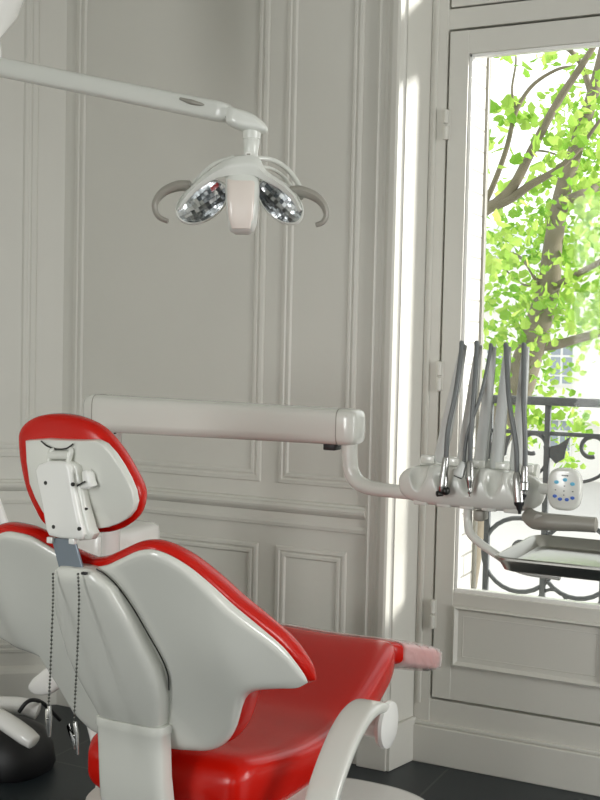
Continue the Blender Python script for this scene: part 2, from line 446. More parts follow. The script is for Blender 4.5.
def arc(cx, cz, r, a0, a1, n=20, r1=None):
    r1 = r if r1 is None else r1
    return [(cx+(r+(r1-r)*k/n)*math.cos(a0+(a1-a0)*k/n), YG, cz+(r+(r1-r)*k/n)*math.sin(a0+(a1-a0)*k/n)) for k in range(n+1)]
cc = g_at(519, 555)
for k in range(-1, 3):
    cx = cc.x + k*sp
    if not gx0 < cx < gx1: continue
    bm = B(); tube(bm, arc(cx, cc.z, .135, 0, 2*PI, 28), .0085, 8, smoothp=False); obj('ring', bm, IRON, rl)
    bm = B()
    tube(bm, arc(cx+sp/2+.02, cc.z-.165, .055, -.3, PI+.2, 14, .05), .006, 8, smoothp=False)
    obj('scroll', bm, IRON, rl)
    bm = B(); tube(bm, arc(cx+.0, cc.z+.02, .04, 0, 1.5*PI, 14, .015), .005, 8, smoothp=False)
    obj('scroll', bm, IRON, rl)
s1 = g_at(592, 449)
for k in range(-2, 2):
    cx = s1.x + k*sp
    if not gx0+.05 < cx < gx1-.05: continue
    for zz, sgn in ((s1.z, 1),):
        bm = B(); tube(bm, arc(cx, zz, .05, .2, sgn*1.6*PI, 22, .028), .008, 8, smoothp=False); obj('scroll', bm, IRON, rl); bm = B()
        tube(bm, [(cx+.045, YG, zz), (cx+.05, YG, zz-.06*sgn), (cx+.02, YG, zz-.10*sgn), (cx-.05, YG, zz-.12*sgn), (cx-.12, YG, zz-.09*sgn)], .006, 8)
        obj('scroll', bm, IRON, rl)
    bm = B(); z0 = s1.z-.01                          # pointed leaf on the baluster
    prism(bm, [(cx-sp*.5-.02+a, YG-.004, z0+b) for a, b in ((0, -.05), (.03, -.03), (.034, .0), (.05, .05), (.01, .02), (-.02, .01), (-.03, -.02))], (0, .008, 0)); obj('leaf_ornament', bm, IRON, rl)

# ------------------------------------------------------------------ outdoors
bm = B(); box(bm, -60, 60, 4.2, 90, -4.4, -4.2); struct('ground', bm, STREET)
fb = thing('apartment_building', 'pale stone apartment building across the street seen behind the tree', 'building', (-4, 52, -4.2))
bm = B(); box(bm, -30, 40, 50, 60, -4.2, 5.6)
for z in (-1.6, 3.3): box(bm, -30, 40, 49.7, 50, z, z+.3)
obj('wall', bm, STONE, fb, smooth=False)
bm = B(); prism(bm, [(-30.2, 49.8, 5.6), (-30.2, 52, 7.2), (-30.2, 60, 7.2), (-30.2, 60, 5.6)], (70.4, 0, 0)); obj('roof', bm, SLATE, fb, smooth=False)
wa = at(562, 364, 50)
for i in range(-4, 6):
    for j in (-1, 0):
        x = wa.x + i*2.9; z = wa.z + j*3.3
        bm = B(); box(bm, x-.55, x+.55, 49.9, 50.05, z-.95, z+.95); f = obj('window', bm, WHITE, fb, smooth=False)
        bm = B()
        for a in (-.47, .06):
            for c, d in ((-.85, -.55), (-.47, .3), (.4, .85)): box(bm, x+a, x+a+.41, 49.86, 49.9, z+c, z+d)
        obj('pane', bm, PANE, f, smooth=False)

YT = 9.4
YT2 = 6.6
def tr(px, py, dy=0): return at(px, py, YT+dy)
def tree(name, label, base_x, paths, loc):
    t = thing(name, label, 'tree', loc)
    return t
t1 = thing('street_tree', 'leafy plane tree with a thick leaning mottled trunk rising right of the window post', 'tree', (tr(500, 900).x, YT, -4.2))
s = YT/.9/F*1.02
bm = B()
trunk = [(tr(400, 900).x, YT, -4.2), tr(470, 520), tr(514, 400), tr(533, 340), tr(548, 290), tr(553, 245), tr(562, 195), tr(577, 145), tr(594, 90), tr(606, 40), tr(612, -20)]
tube(bm, trunk, [.2, .15, .13, .115, .095, .078, .07, .06, .05, .045, .04], 14); obj('trunk', bm, BARK, t1)
for br, r0, r1 in (([(557, 205), (575, 197), (600, 186), (640, 170)], .045, .03),
                   ([(549, 290), (570, 278), (600, 262), (640, 240)], .03, .02),
                   ([(533, 345), (555, 345), (600, 333), (650, 325)], .045, .03),
                   ([(592, 96), (580, 62), (562, 45), (540, 38)], .028, .012),
                   ([(545, 300), (525, 262), (505, 250)], .018, .008),
                   ([(552, 262), (530, 285), (512, 276), (500, 262)], .012, .006)):
    bm = B(); tube(bm, [tr(*p, dy=.3*math.sin(i*1.3+br[0][0])*(i > 0)) for i, p in enumerate(br)], [r0+(r1-r0)*i/(len(br)-1) for i in range(len(br))], 10); obj('branch', bm, BARK, t1)
t2 = thing('street_tree', 'second street tree whose bare grey limbs fork up behind the white brick edge', 'tree', (tr(430, 900).x, YT2, -4.2))
def tr2(px, py, dy=0): return at(px, py, YT2+dy)
bm = B(); tube(bm, [(tr2(400, 900).x, YT2, -4.2), tr2(425, 600), tr2(440, 400), tr2(452, 290), tr2(470, 225), tr2(488, 208), tr2(510, 199), tr2(532, 184), tr2(556, 170), tr2(578, 150), tr2(600, 120)],
     [.15, .12, .10, .08, .055, .038, .028, .024, .019, .014, .009], 12); obj('trunk', bm, BARK, t2)
for br, r0, r1 in (([(492, 207), (512, 188), (528, 158), (545, 125), (562, 95), (584, 62), (600, 35)], .055, .028),
                   ([(478, 215), (492, 188), (506, 150), (516, 112), (532, 86), (556, 70), (575, 66)], .032, .012),
                   ([(516, 112), (512, 90), (516, 60), (512, 40)], .014, .006),
                   ([(532, 150), (548, 152), (565, 158)], .012, .006)):
    bm = B(); tube(bm, [tr2(*p) for p in br], [(r0+(r1-r0)*i/(len(br)-1))*.62 for i in range(len(br))], 10); obj('branch', bm, BARK, t2)
LOBES = [(0, -.40), (.2, -.38), (.40, -.22), (.38, -.04), (.50, .14), (.34, .22), (.2, .38), (0, .56), (-.2, .38), (-.34, .22), (-.50, .14), (-.38, -.04), (-.40, -.22), (-.2, -.38)]
def leaves(bm, c, spread, count, size):
    for _ in range(count):
        p = Vector(c) + Vector((random.gauss(0, spread), random.gauss(0, spread*1.6), random.gauss(0, spread*.75)))
        e = Matrix.Rotation(random.uniform(0, 2*PI), 3, 'Z') @ Matrix.Rotation(random.gauss(0, .75)+.7, 3, 'X') @ Matrix.Rotation(random.uniform(-.8, .8), 3, 'Y')
        sz = size*random.uniform(.55, 1.25)
        vs = [bm.verts.new(p + e @ Vector((a*sz, b_*sz, -.12*abs(a)*sz*2))) for a, b_ in LOBES]
        cv = bm.verts.new(p)
        for i in range(len(vs)): bm.faces.new((vs[i], vs[(i+1) % len(vs)], cv))
bm = B()
for px, py, sp_, n in ((585, 200, .16, 60), (560, 240, .2, 60), (530, 250, .2, 50), (510, 235, .15, 25), (595, 120, .16, 45), (575, 110, .12, 22), (560, 150, .14, 25),
                       (595, 150, .13, 40), (540, 205, .16, 34), (590, 240, .2, 60), (505, 280, .17, 36), (520, 305, .22, 60), (500, 320, .15, 36), (565, 290, .2, 50), (595, 290, .15, 46),
                       (590, 320, .12, 30), (510, 350, .16, 40), (535, 375, .16, 34), (515, 400, .16, 28), (560, 305, .13, 24), (595, 345, .1, 12), (525, 410, .14, 22), (545, 425, .13, 24), (575, 415, .08, 10),
                       (565, 455, .08, 16), (505, 430, .12, 18), (590, 75, .1, 16), (540, 320, .15, 22), (590, 180, .12, 30), (550, 60, .04, 4), (620, 200, .3, 80), (640, 300, .3, 60)):
    leaves(bm, tr(px, py, random.uniform(-.45, 1.2)), sp_*1.2, int(n*2.6), .082)
obj('foliage', bm, LEAF, t1, smooth=False)['kind'] = 'stuff'
bm = B()
for px, py, sp_, n in ((497, 105, .07, 9), (500, 120, .08, 12), (520, 65, .05, 6), (525, 118, .06, 8), (515, 100, .05, 5), (550, 62, .04, 5), (500, 55, .05, 6), (490, 140, .05, 6),
                       (560, 135, .1, 14), (575, 125, .1, 16), (545, 160, .09, 14), (590, 60, .07, 10), (460, 250, .3, 60), (440, 160, .3, 60), (490, 255, .1, 14), (400, 220, .4, 80)):
    leaves(bm, tr2(px, py, random.uniform(-.3, .3)), sp_*.75, n, .085)
obj('foliage', bm, LEAF, t2, smooth=False)['kind'] = 'stuff'

# ------------------------------------------------------------------ dental chair
XC = -1.335
chair = thing('dental_chair', 'red and ivory dental chair seen from behind, backrest raised', 'dental chair', (XC, 2.6, 0))
def gb(x, z): return 1.97 - .52*(z-.62) + .35*(x-XC-.0)**2
TOPR = [(0, .977), (.04, .986), (.08, 1.004), (.13, 1.026), (.17, 1.028), (.215, 1.006), (.254, .970), (.291, .927), (.329, .888), (.367, .846), (.387, .811), (.400, .780), (.402, .755)]
BOTR = [(0, .543), (.035, .543), (.097, .549), (.149, .558), (.191, .582), (.222, .619), (.243, .660), (.258, .690), (.275, .712), (.30, .725), (.343, .733), (.378, .738), (.402, .752)]
TOPL = [(0, .977), (.04, .987), (.09, 1.008), (.13, 1.026), (.16, 1.031), (.205, 1.030), (.245, 1.012), (.291, .965), (.329, .92), (.367, .868), (.387, .825), (.400, .785), (.402, .755)]
BOTL = [(0, .543), (.06, .541), (.145, .542), (.178, .563), (.198, .592), (.205, .64), (.207, .69), (.222, .718), (.26, .726), (.30, .726), (.343, .733), (.378, .738), (.402, .752)]
TR_, BR_, TL_, BL_ = map(smooth_tab, (TOPR, BOTR, TOPL, BOTL))
def topf(u): return lerp_tab(TR_ if u >= 0 else TL_, abs(u))
def botf(u): return lerp_tab(BR_ if u >= 0 else BL_, abs(u))
def sheet(us, tf, bf, ys0, ys1, p=4, rows=28, dx=0, dz=0, bulge=0):
    """closed two-skinned panel; ys0/ys1 offsets of the rear (camera side) and front skins from the back surface"""
    bm = B(); n = len(us); um = max(abs(us[0]), abs(us[-1])); G = [[], []]
    mid = (ys0+ys1)/2
    for u in us:
        t, b = tf(u), bf(u); eu = max(0., 1-abs(u/um)**10)**.35
        c0, c1 = [], []
        for k in range(rows+1):
            q = .5-.5*math.cos(PI*k/rows); z = b+(t-b)*q
            hh = max(0., t-b); ed = min(1., min(q, 1-q)*hh/.022)
            e = max(0., 1-(1-ed)**2.2)**.5*eu
            x = XC+u; bl = bulge*math.exp(-((abs(u)-.25)/.08)**2-((z-.80)/.13)**2)*e; y = gb(x, z)-bl; x += dx; z += dz
            c0.append(bm.verts.new((x, y+mid-(mid-ys0)*e, z)))
            y += bl
            c1.append(c0[-1] if (k in (0, rows) or u in (us[0], us[-1])) else bm.verts.new((x, y+mid+(ys1-mid)*e, z)))
        G[0].append(c0); G[1].append(c1)
    for g in G:
        for a, b in zip(g, g[1:]):
            for k in range(rows):
                vs = []
                for v in (a[k], b[k], b[k+1], a[k+1]):
                    if v not in vs: vs.append(v)
                if len(vs) > 2:
                    try: bm.faces.new(vs)
                    except ValueError: pass
    bmesh.ops.remove_doubles(bm, verts=bm.verts, dist=.0004)
    return bm
us = [.394*math.sin(PI/2*k/44) for k in range(-44, 45)]
st = lambda u: max(topf(u*.402/.394)-.015, botf(u*.402/.394)+.002)
back = obj('backrest_shell', sheet(us, st, lambda u: botf(u*.402/.394), -.012, .014, bulge=.026), SHELL, chair, ang=60, label='glossy ivory rear shell of the backrest')
usc = [.406*math.sin(PI/2*k/44) for k in range(-44, 45)]
ct = lambda u: topf(u*.402/.406)+.001
cb = lambda u: min(botf(math.copysign(max(abs(u)+(.035 if u < 0 else -.016), 0), u))+(.03 if u < 0 else .004), ct(u)-.001)
obj('backrest_cushion', sheet(usc, ct, cb, .006, .075, dx=-.016, dz=-.003), RED, chair, ang=60, label='red backrest cushion showing as a rim round the shell')
# spine cover on the shell and neck column below
def yc(z): return gb(XC, z)
bm = B(); rings = []
for z, a, b, k in ((.966, -.03, .020, .02), (.964, -.052, .042, .035), (.956, -.062, .052, .044), (.93, -.076, .080, .05), (.86, -.096, .100, .052), (.80, -.101, .114, .054), (.76, -.104, .123, .055), (.72, -.100, .122, .055), (.68, -.092, .113, .054), (.64, -.083, .098, .052), (.618, -.080, .090, .05)):
    b -= .016; y0 = yc(z)-k; rings.append(serect(XC+(a+b)/2, (y0+yc(z)+.01)/2, z, (b-a)/2, (k+.01)/2, n=5))
ring_loft(bm, rings); obj('spine_cover', bm, SHELL, chair, label='smooth ivory cover over the backrest hinge', ang=50)
bm = B(); rings = []
for z, a, b, y0, d in ((.617, -.082, .076, 1.926, .05), (.615, -.088, .081, 1.922, .06), (.60, -.088, .082, 1.920, .06), (.595, -.085, .078, 1.922, .06), (.56, -.085, .076, 1.926, .06), (.5, -.086, .075, 1.932, .06), (.44, -.088, .078, 1.940, .06), (.36, -.09, .08, 1.97, .07), (.28, -.09, .09, 2.02, .09), (.2, -.09, .09, 2.08, .12)):
    rings.append(serect(XC+(a+b)/2, y0+d/2, z, (b-a)/2, d/2, n=5))
ring_loft(bm, rings); obj('backrest_column', bm, SHELL, chair, ang=50)
# seam line along the right edge of the spine cover
seam = [ons(*p, lambda x, z: gb(x, z)-.018) for p in ((96, 569), (106, 575), (118, 587), (133, 608), (148, 634), (161, 657), (168, 675), (169, 690))]
bm = B(); tube(bm, seam, .0016, 6); obj('seam', bm, DARK, chair)

# seat
def loft_y(tab, n=4.4, seg=48):
    bm = B(); P = spline([(a, b, c) for a, b, c, d in tab], 5); Dp = spline([(a, d, 0) for a, b, c, d in tab], 5); rings = []
    for p, q in zip(P, Dp):
        y, zt, hw, th = p.x, p.y, max(p.z, .01), max(q.y, .01)
        r = serect(XC, y, zt-th/2, hw, th/2, n=n, seg=seg, ay=(0, 0, 1))
        for v in r:                                  # a shallow dish along the top
            if v.z > zt-th*.5: v.z -= .010*max(0, 1-((v.x-XC)/hw)**2)*1.2
        rings.append(r)
    ring_loft(bm, rings); return bm
seat = obj('seat_cushion', loft_y([(2.035, .47, .13, .02), (2.042, .50, .18, .08), (2.06, .522, .200, .13), (2.10, .535, .215, .16), (2.2, .522, .232, .15), (2.34, .508, .242, .13), (2.5, .510, .243, .12),
      (2.6, .535, .243, .12), (2.7, .566, .240, .12), (2.8, .596, .232, .12), (2.86, .606, .22, .11), (2.90, .602, .205, .095), (2.925, .585, .185, .05)]), RED, chair, ang=70, label='red moulded seat cushion with raised knee end')
lr = obj('leg_rest', loft_y([(2.89, .58, .17, .04), (2.90, .596, .20, .07), (2.95, .590, .225, .08), (3.05, .562, .24, .085), (3.13, .538, .25, .082), (3.17, .522, .24, .07), (3.19, .50, .22, .03)]), RED, chair, ang=70)
obj('plastic_cover', loft_y([(2.93, .592, .21, .065), (2.94, .598, .228, .094), (3.05, .569, .246, .097), (3.13, .545, .256, .094), (3.176, .527, .246, .08), (3.197, .50, .225, .035)]), FILM, lr, ang=70, label='crinkled clear plastic film over the leg rest')
bm = B(); ball(bm, at(426, 668, 3.12), .014, 1.3, 1, .6); obj('rubber_buffer', bm, BLACK, lr)
# lower body
bm = B(); rings = []
for z, hw, y0, y1 in ((.42, .15, 2.10, 2.62), (.412, .18, 2.06, 2.66), (.365, .19, 2.05, 2.62), (.352, .255, 2.03, 2.56), (.30, .25, 2.03, 2.5), (.22, .22, 2.10, 2.48), (.14, .17, 2.2, 2.5), (.045, .16, 2.25, 2.5)):
    rings.append(serect(XC, (y0+y1)/2, z, hw, (y1-y0)/2, n=4, seg=56))
ring_loft(bm, rings); obj('lower_body', bm, SHELL, chair, ang=60)
bm = B(); bcx, bcy = -1.33, 2.78
rings = [serect(bcx, bcy, z, a, b, n=2.6, seg=64) for z, a, b in ((0, .33, .47), (.035, .335, .475), (.047, .325, .465), (.05, .31, .45))]
ring_loft(bm, rings); obj('base_plate', bm, WHITE, chair, ang=50)
# right armrest: arched strap folded down, with a pivot disc
bm = B()
path = spline([(0, 2.43, .545), (0, 2.405, .573), (0, 2.355, .588), (0, 2.29, .582), (0, 2.23, .555), (0, 2.17, .508), (0, 2.12, .45), (0, 2.085, .37), (0, 2.07, .28), (0, 2.07, .22)], 6)
rings = []
for i, p in enumerate(path):
    t = (path[min(i+1, len(path)-1)]-path[max(i-1, 0)]).normalized(); nn = Vector((1, 0, 0)).cross(t)
    rings.append(serect(-.982, p.y, p.z, .036, .013, n=5, seg=24, ax=(1, 0, 0), ay=nn))
ring_loft(bm, rings); arm = obj('armrest', bm, GREYP if False else SHELL, chair, ang=50)
bm = B(); lathe(bm, (-.968, 2.412, .535), (1, 0, 0), [(0, .03), (.002, .050), (.012, .055), (.02, .053), (.024, .040), (.025, .001)], 40); obj('pivot_disc', bm, WHITE, arm, ang=40)
bm = B(); lathe(bm, (-1.01, 2.405, .53), (1, 0, 0), [(0, .02), (.005, .026), (.045, .026)], 24); obj('pivot', bm, SHELL, arm, ang=40)
bm = B(); box(bm, -1.12, -.965, 2.055, 2.12, .20, .27, .015, 3); obj('armrest_bracket', bm, SHELL, chair)
# left armrest: rounded paddle
YL = 2.22
bm = B(); pad(bm, [at(p[0], p[1], YL) for p in ((70, 650), (58, 660), (44, 670), (33, 680), (30, 688), (37, 694), (50, 694), (60, 688), (68, 680), (80, 668))], .018, .018, (0, 1, 0), n=3.2)
pl = at(72, 662, YL)
tube(bm, [pl, (XC-.33, 2.2, .58), (XC-.285, 2.2, .48), (XC-.25, 2.2, .36)], .02, 12, ref=(0, 1, 0)); obj('armrest', bm, WHITE, chair, ang=50, label='ivory paddle armrest left of the backrest')

# headrest
YH = 1.80
gh = lambda x, z: YH - .15*(z-1.14)
def hp(px, py, o=0): return ons(px, py, lambda x, z: gh(x, z)+o)
nh = Vector((0, 1, .15)).normalized()
outl = [(22, 430), (32, 419), (50, 414), (75, 416), (100, 427), (120, 449), (135, 474), (143, 492), (142, 508), (134, 521), (118, 530), (98, 532), (70, 531), (48, 524), (37, 507), (28.5, 487), (23, 462), (21, 444)]
bm = B(); pad(bm, [hp(*p, .025) for p in outl], .045, .026, nh, n=3.0); hc = obj('headrest_cushion', bm, RED, chair, ang=70, label='red padded headrest rim')
pl = [(25, 441), (45, 439.5), (62, 440.5), (80, 441), (95, 441), (103, 445), (112, 455), (120, 467), (127, 480), (132, 492), (134, 503), (131.5, 512), (126, 519), (118, 524), (108, 527.5), (98, 529), (93, 527.5), (92, 525.5), (70, 526), (52, 524), (42, 512), (35, 499), (29, 484), (26, 462)]
bm = B(); prism(bm, [hp(*p, -.016) for p in pl], nh*.02, bev=.003, seg=3); obj('headrest_plate', bm, SHELL, chair, ang=50)
YK = 1.755
def kp(px, py, y=YK): return at(px, py, y)
bm = B(); prism(bm, [kp(*p) for p in ((34, 470), (38, 464), (47, 461), (58, 461), (66, 463), (70, 468), (73, 490), (79, 520), (83, 535), (80, 540), (60, 539), (48, 536), (45, 530), (41, 505), (36, 482))], (0, .028, 0), bev=.007, seg=4)
br = obj('headrest_bracket', bm, WHITE, chair, ang=50)
bm = B(); prism(bm, [kp(*p, 1.768) for p in ((60, 462), (70, 461), (77, 466), (80, 480), (84, 505), (90, 528), (93, 534), (90, 540), (78, 541), (70, 520))], (0, .026, 0), bev=.006, seg=3); obj('bracket_side', bm, SHELL, br, ang=50)
bm = B(); prism(bm, [kp(*p, 1.762) for p in ((81, 471), (85, 470), (89, 474), (90, 481), (92, 486), (88, 489), (80, 489), (78, 485), (82, 483))], (0, .022, 0), bev=.004, seg=2); obj('release_hook', bm, WHITE, br, ang=50)
bm = B(); tube(bm, [kp(77, 486, 1.757), kp(85, 481.5, 1.757)], .0018, 6, smoothp=False); obj('slot', bm, BLACK, br)
bm = B(); tube(bm, [kp(49, 462, 1.77), kp(51, 452, 1.772), kp(55, 450, 1.775)], .006, 10); tube(bm, [kp(68, 462, 1.77), kp(71, 452, 1.772), kp(71, 449, 1.775)], .006, 10)
tube(bm, [kp(50, 455, 1.772), kp(70, 455, 1.772)], .009, 14, smoothp=False); obj('yoke', bm, SHELL, br)
bm = B(); tube(bm, [hp(41, 441, -.020), hp(47, 446, -.020), hp(56, 449, -.020), hp(66, 448.5, -.020), hp(73, 444, -.020)], .0016, 6); obj('cable', bm, DARK, br)
for p in ((59.5, 448), (45, 483), (72, 484.5), (78.5, 529), (53, 527), (86, 509)):
    y = 1.79 if p[1] < 460 else (1.755 if p[0] != 86 else 1.768)
    bm = B(); lathe(bm, kp(*p, y-.0015), (0, 1, 0), [(0, .003), (.001, .004 if p[0] != 86 else .002), (.004, .004 if p[0] != 86 else .002)], 12); obj('screw', bm, DARK, br)
bm = B(); prism(bm, [kp(*p, 1.765) for p in ((51, 538), (74, 539), (83.5, 572), (60, 573))], (0, .006, 0), bev=.0015); obj('height_bar', bm, BARM, chair, smooth=False, label='grey metal height bar between headrest and backrest')
bm = B()
for a, b in ((50, 540), (72, 541)):
    bm = B(); box(bm, kp(a, b, 1.762).x-.006, kp(a, b, 1.762).x+.008, 1.758, 1.770, kp(a, b, 1.762).z-.006, kp(a, b, 1.762).z+.006, .002); obj('bar_clip', bm, WHITE, chair)
bm = B(); a = kp(83, 573, 1.745); box(bm, a.x-.003, a.x+.008, 1.742, 1.75, a.z-.003, a.z+.002, .001); obj('latch', bm, BLACK, chair)

# ------------------------------------------------------------------ bib chain
def ysp(z): return gb(XC, z)-.05
ch = thing('bib_chain', 'beaded metal bib chain with two alligator clips hanging down the backrest', 'bib chain', kp(66, 575, 1.73))
def beads(pts, bmx):
    P = spline(pts, 40); acc = 0; last = P[0]; step = .0066
    ball(bmx, last, .0026, seg=6)
    for p in P[1:]:
        acc += (p-last).length; last = p
        if acc >= step: ball(bmx, p, .0026, seg=6); acc = 0
    tube(bmx, [P[i] for i in range(0, len(P), 10)]+[P[-1]], .0008, 5, smoothp=False)
def spn(px, py, o=.004): return ons(px, py, lambda x, z: gb(x, z)-.052-o)
for top, pts, clip in ((0, [(53, 574), (53, 600), (51.5, 640), (50, 680), (48.5, 705)], ((48.5, 706), (47.5, 737))), (1, [(78, 574), (79, 600), (77.5, 650), (75.5, 690), (74, 722)], ((74, 722), (75.5, 755)))):
    bm = B(); Ps = [spn(*p) for p in pts]
    yy = [p.y for p in Ps]; ymin = min(yy[0:2]); Ps = [Vector((at(q[0], q[1], min(p.y, 1.742)).x, min(p.y, 1.742), at(q[0], q[1], min(p.y, 1.742)).z)) for p, q in zip(Ps, pts)]
    beads(Ps, bm); obj('bead_chain', bm, mat('chain_metal', rgb(105, 105, 100), .25, metal=1), ch)
    a, b = [at(q[0], q[1], 1.742) for q in clip]; d = (b-a)
    bm = B(); side = Vector((1, 0, 0))
    prism(bm, [a-side*.003, a+side*.003, a+d*.35+side*.006, b+side*.004, b-side*.001, a+d*.35-side*.001], (0, .006, 0), bev=.001)
    if top: prism(bm, [a+d*.55+side*.001, a+d*.2-side*.018, a+d*.12-side*.015, a+d*.55-side*.004+d*.3], (0, .005, 0), bev=.0008)
    else: prism(bm, [a+d*.1-side*.002, a+d*.12-side*.008, a+d*.6-side*.007, b-side*.001, a+d*.5+side*.001], (0, .005, 0), bev=.0008)
    ball(bm, a+d*.4+Vector((0, -.002, 0)), .0025); obj('clip', bm, CHROME, ch)

# ------------------------------------------------------------------ dental unit with its swing arm and instrument holder
YA = 2.52
ua = at(112, 440, YA)                                # post axis
unit = thing('dental_unit', 'white dental unit with long horizontal swing arm carrying the instrument holder', 'dental unit', (ua.x, 2.62, 0))
YBX = 2.70
bx0, bx1, btop = at(98, 560, YBX).x, at(155, 560, YBX).x, at(128, 526, YBX).z
bm = B(); rings = []
hwx = (bx1-bx0)/2-.016; cxx = (bx0+bx1)/2-.026
for z, k in ((0.0, .8), (.03, .8), (.06, .72), (.3, .7), (.62, .7), (.70, 1.0), (btop-.035, 1.0), (btop-.012, .97), (btop-.003, .85), (btop, .6)):
    rings.append(serect(cxx+(.035 if z < .65 else 0), YBX, z, hwx*k, .15*k, n=2.6, seg=48))
ring_loft(bm, rings); obj('unit_body', bm, WHITE, unit, ang=50)
bm = B(); tube(bm, [(at(116, 540, 2.56).x, 2.553, btop-.04), (at(116, 540, 2.56).x, 2.553, .5)], .0025, 6, smoothp=False); obj('seam', bm, GREYP, unit)
zA = at(98, 412, YA).z
bm = B(); lathe(bm, (ua.x, YA, .6), (0, 0, 1), [(0, .026), (.0, .026), (zA-.6-.055, .026), (zA-.6-.05, .030), (zA-.6-.03, .030)], 28); obj('post', bm, WHITE, unit)
bm = B(); tube(bm, [(ua.x, YA, .62), (ua.x, YA+.08, .60), (ua.x+.02, YBX-.05, .58)], .03, 14); obj('post_foot', bm, WHITE, unit)
# swing arm
aL0, aL1 = at(89.5, 412, YA), at(361, 428, YA)
bm = B(); rings = []
N = 26
for i in range(N+1):
    t = i/N; c = aL0.lerp(aL1, t); top = lerp_tab([(0, 393.5), (1, 409.5)], t); bot = lerp_tab([(0, 431), (1, 446)], t)
    px = 89+277*t; zt, zb = at(px, top, YA).z, at(px, bot, YA).z
    rings.append(serect(c.x, YA, (zt+zb)/2, .042, (zt-zb)/2, n=4.2, seg=32, ax=(0, 1, 0), ay=(0, 0, 1)))
def shrink(r, k, dx): c = sum(r, Vector())/len(r); return [c+(p-c)*k+Vector((dx, 0, 0)) for p in r]
rings = [shrink(rings[0], .45, 0), shrink(rings[0], .8, .004), shrink(rings[0], .95, .014), shrink(rings[0], 1, .03)] + rings[2:-2] + [shrink(rings[-1], 1, -.03), shrink(rings[-1], .96, -.012), shrink(rings[-1], .85, -.004), shrink(rings[-1], .5, 0)]
ring_loft(bm, rings); sa = obj('swing_arm', bm, SHELL, unit, ang=50)
for px in (101, 343):
    c = at(px, 420, YA); t = (px-89)/277; zt, zb = at(px, 393.5+16*t, YA).z, at(px, 431+15*t, YA).z
    bm = B(); r0 = serect(c.x-.001, YA, (zt+zb)/2, .0428, (zt-zb)/2+.0008, n=4.2, seg=32, ax=(0, 1, 0), ay=(0, 0, 1)); r1 = [p+Vector((.0022, 0, 0)) for p in r0]
    ring_loft(bm, [r0, r1]); obj('joint_line', bm, GREYP, sa)
bm = B(); q = at(333, 445, YA); box(bm, q.x-.018, q.x+.014, YA-.02, YA+.02, q.z-.012, q.z+.004, .003); obj('cable_outlet', bm, BLACK, sa); bm = B(); q = at(117, 430, YA); box(bm, q.x-.006, q.x+.008, YA-.02, YA+.02, q.z-.010, q.z+.004, .003); obj('cable_outlet', bm, BLACK, sa)
# elbow pipe to the holder
YQ = 2.46
bm = B(); pts = [at(349.5, 440, YA), at(349.5, 455, YA), at(351, 470, YA), at(358, 482, YA-.005), at(371, 488, YA-.02), at(388, 490.5, YA-.04), at(402, 492, YQ+.01), at(425, 494, YQ+.01)]
tube(bm, pts, [.0195, .0195, .019, .019, .0175, .0165, .016, .016], 20); obj('elbow_pipe', bm, SHELL, unit)
# instrument holder: rounded bar with five hollows
hx0, hx1 = at(400, 482, YQ).x, at(545, 492, YQ).x
hz0, hz1 = at(400, 482, YQ).z, at(545, 492, YQ).z
hc_px = [423, 448, 473, 497, 520]
hcx = [at(p, 485, YQ).x for p in hc_px]
bm = B(); rings = []; NX, NS = 120, 72
for i in range(NX+1):
    t = i/NX; x = hx0+(hx1-hx0)*t; e = max(0.02, (1-abs(2*t-1)**5))**.42; zc = (hz0+hz1)/2-.002
    ring = []
    for k in range(NS):
        a = 2*PI*k/NS; c, s_ = math.cos(a), math.sin(a)
        y = YQ + .040*e*math.copysign(abs(c)**.8, c); z = zc + .046*e*math.copysign(abs(s_)**.75, s_)
        if c < 0:                                  # hollows on the camera side and over the top
            for j, xx in enumerate(hcx):
                dz = (z-(zc+.022))/.034; dx = (x-xx)/(.022*(1 if dz > 0 else max(.25, 1+.45*dz)))
                r2 = dx*dx+(dz*dz if dz < 0 else dz*dz*.3)
                if r2 < 1: y += .022*(1-r2)**.8
        ring.append((x, y, z))
    rings.append(ring)
ring_loft(bm, rings); hold = obj('instrument_holder', bm, SHELL, unit, ang=80, label='ivory instrument holder with five finger hollows')
# rear ledge
bm = B(); l0, l1 = at(420, 452, 2.50), at(541, 464, 2.50)
tube(bm, [at(422, 462, 2.50), at(450, 464, 2.50), at(500, 468, 2.50), at(538, 472, 2.50)], .016, 14, flat=1.1); obj('rear_ledge', bm, SHELL, hold)
for px in (428, 452, 478, 503, 526):
    a = at(px, 455+(px-420)*.09, 2.482); bm = B(); box(bm, a.x-.017, a.x+.017, 2.476, 2.50, a.z-.018, a.z+.001, .004); obj('ledge_cap', bm, SHELL, hold)
for px in (424, 447, 470, 492, 514):
    a = at(px, 500+(px-420)*.09, YQ); bm = B(); box(bm, a.x-.017, a.x+.017, YQ-.026, YQ+.01, a.z-.008, a.z+.012, .003); obj('lower_tab', bm, SHELL, hold)
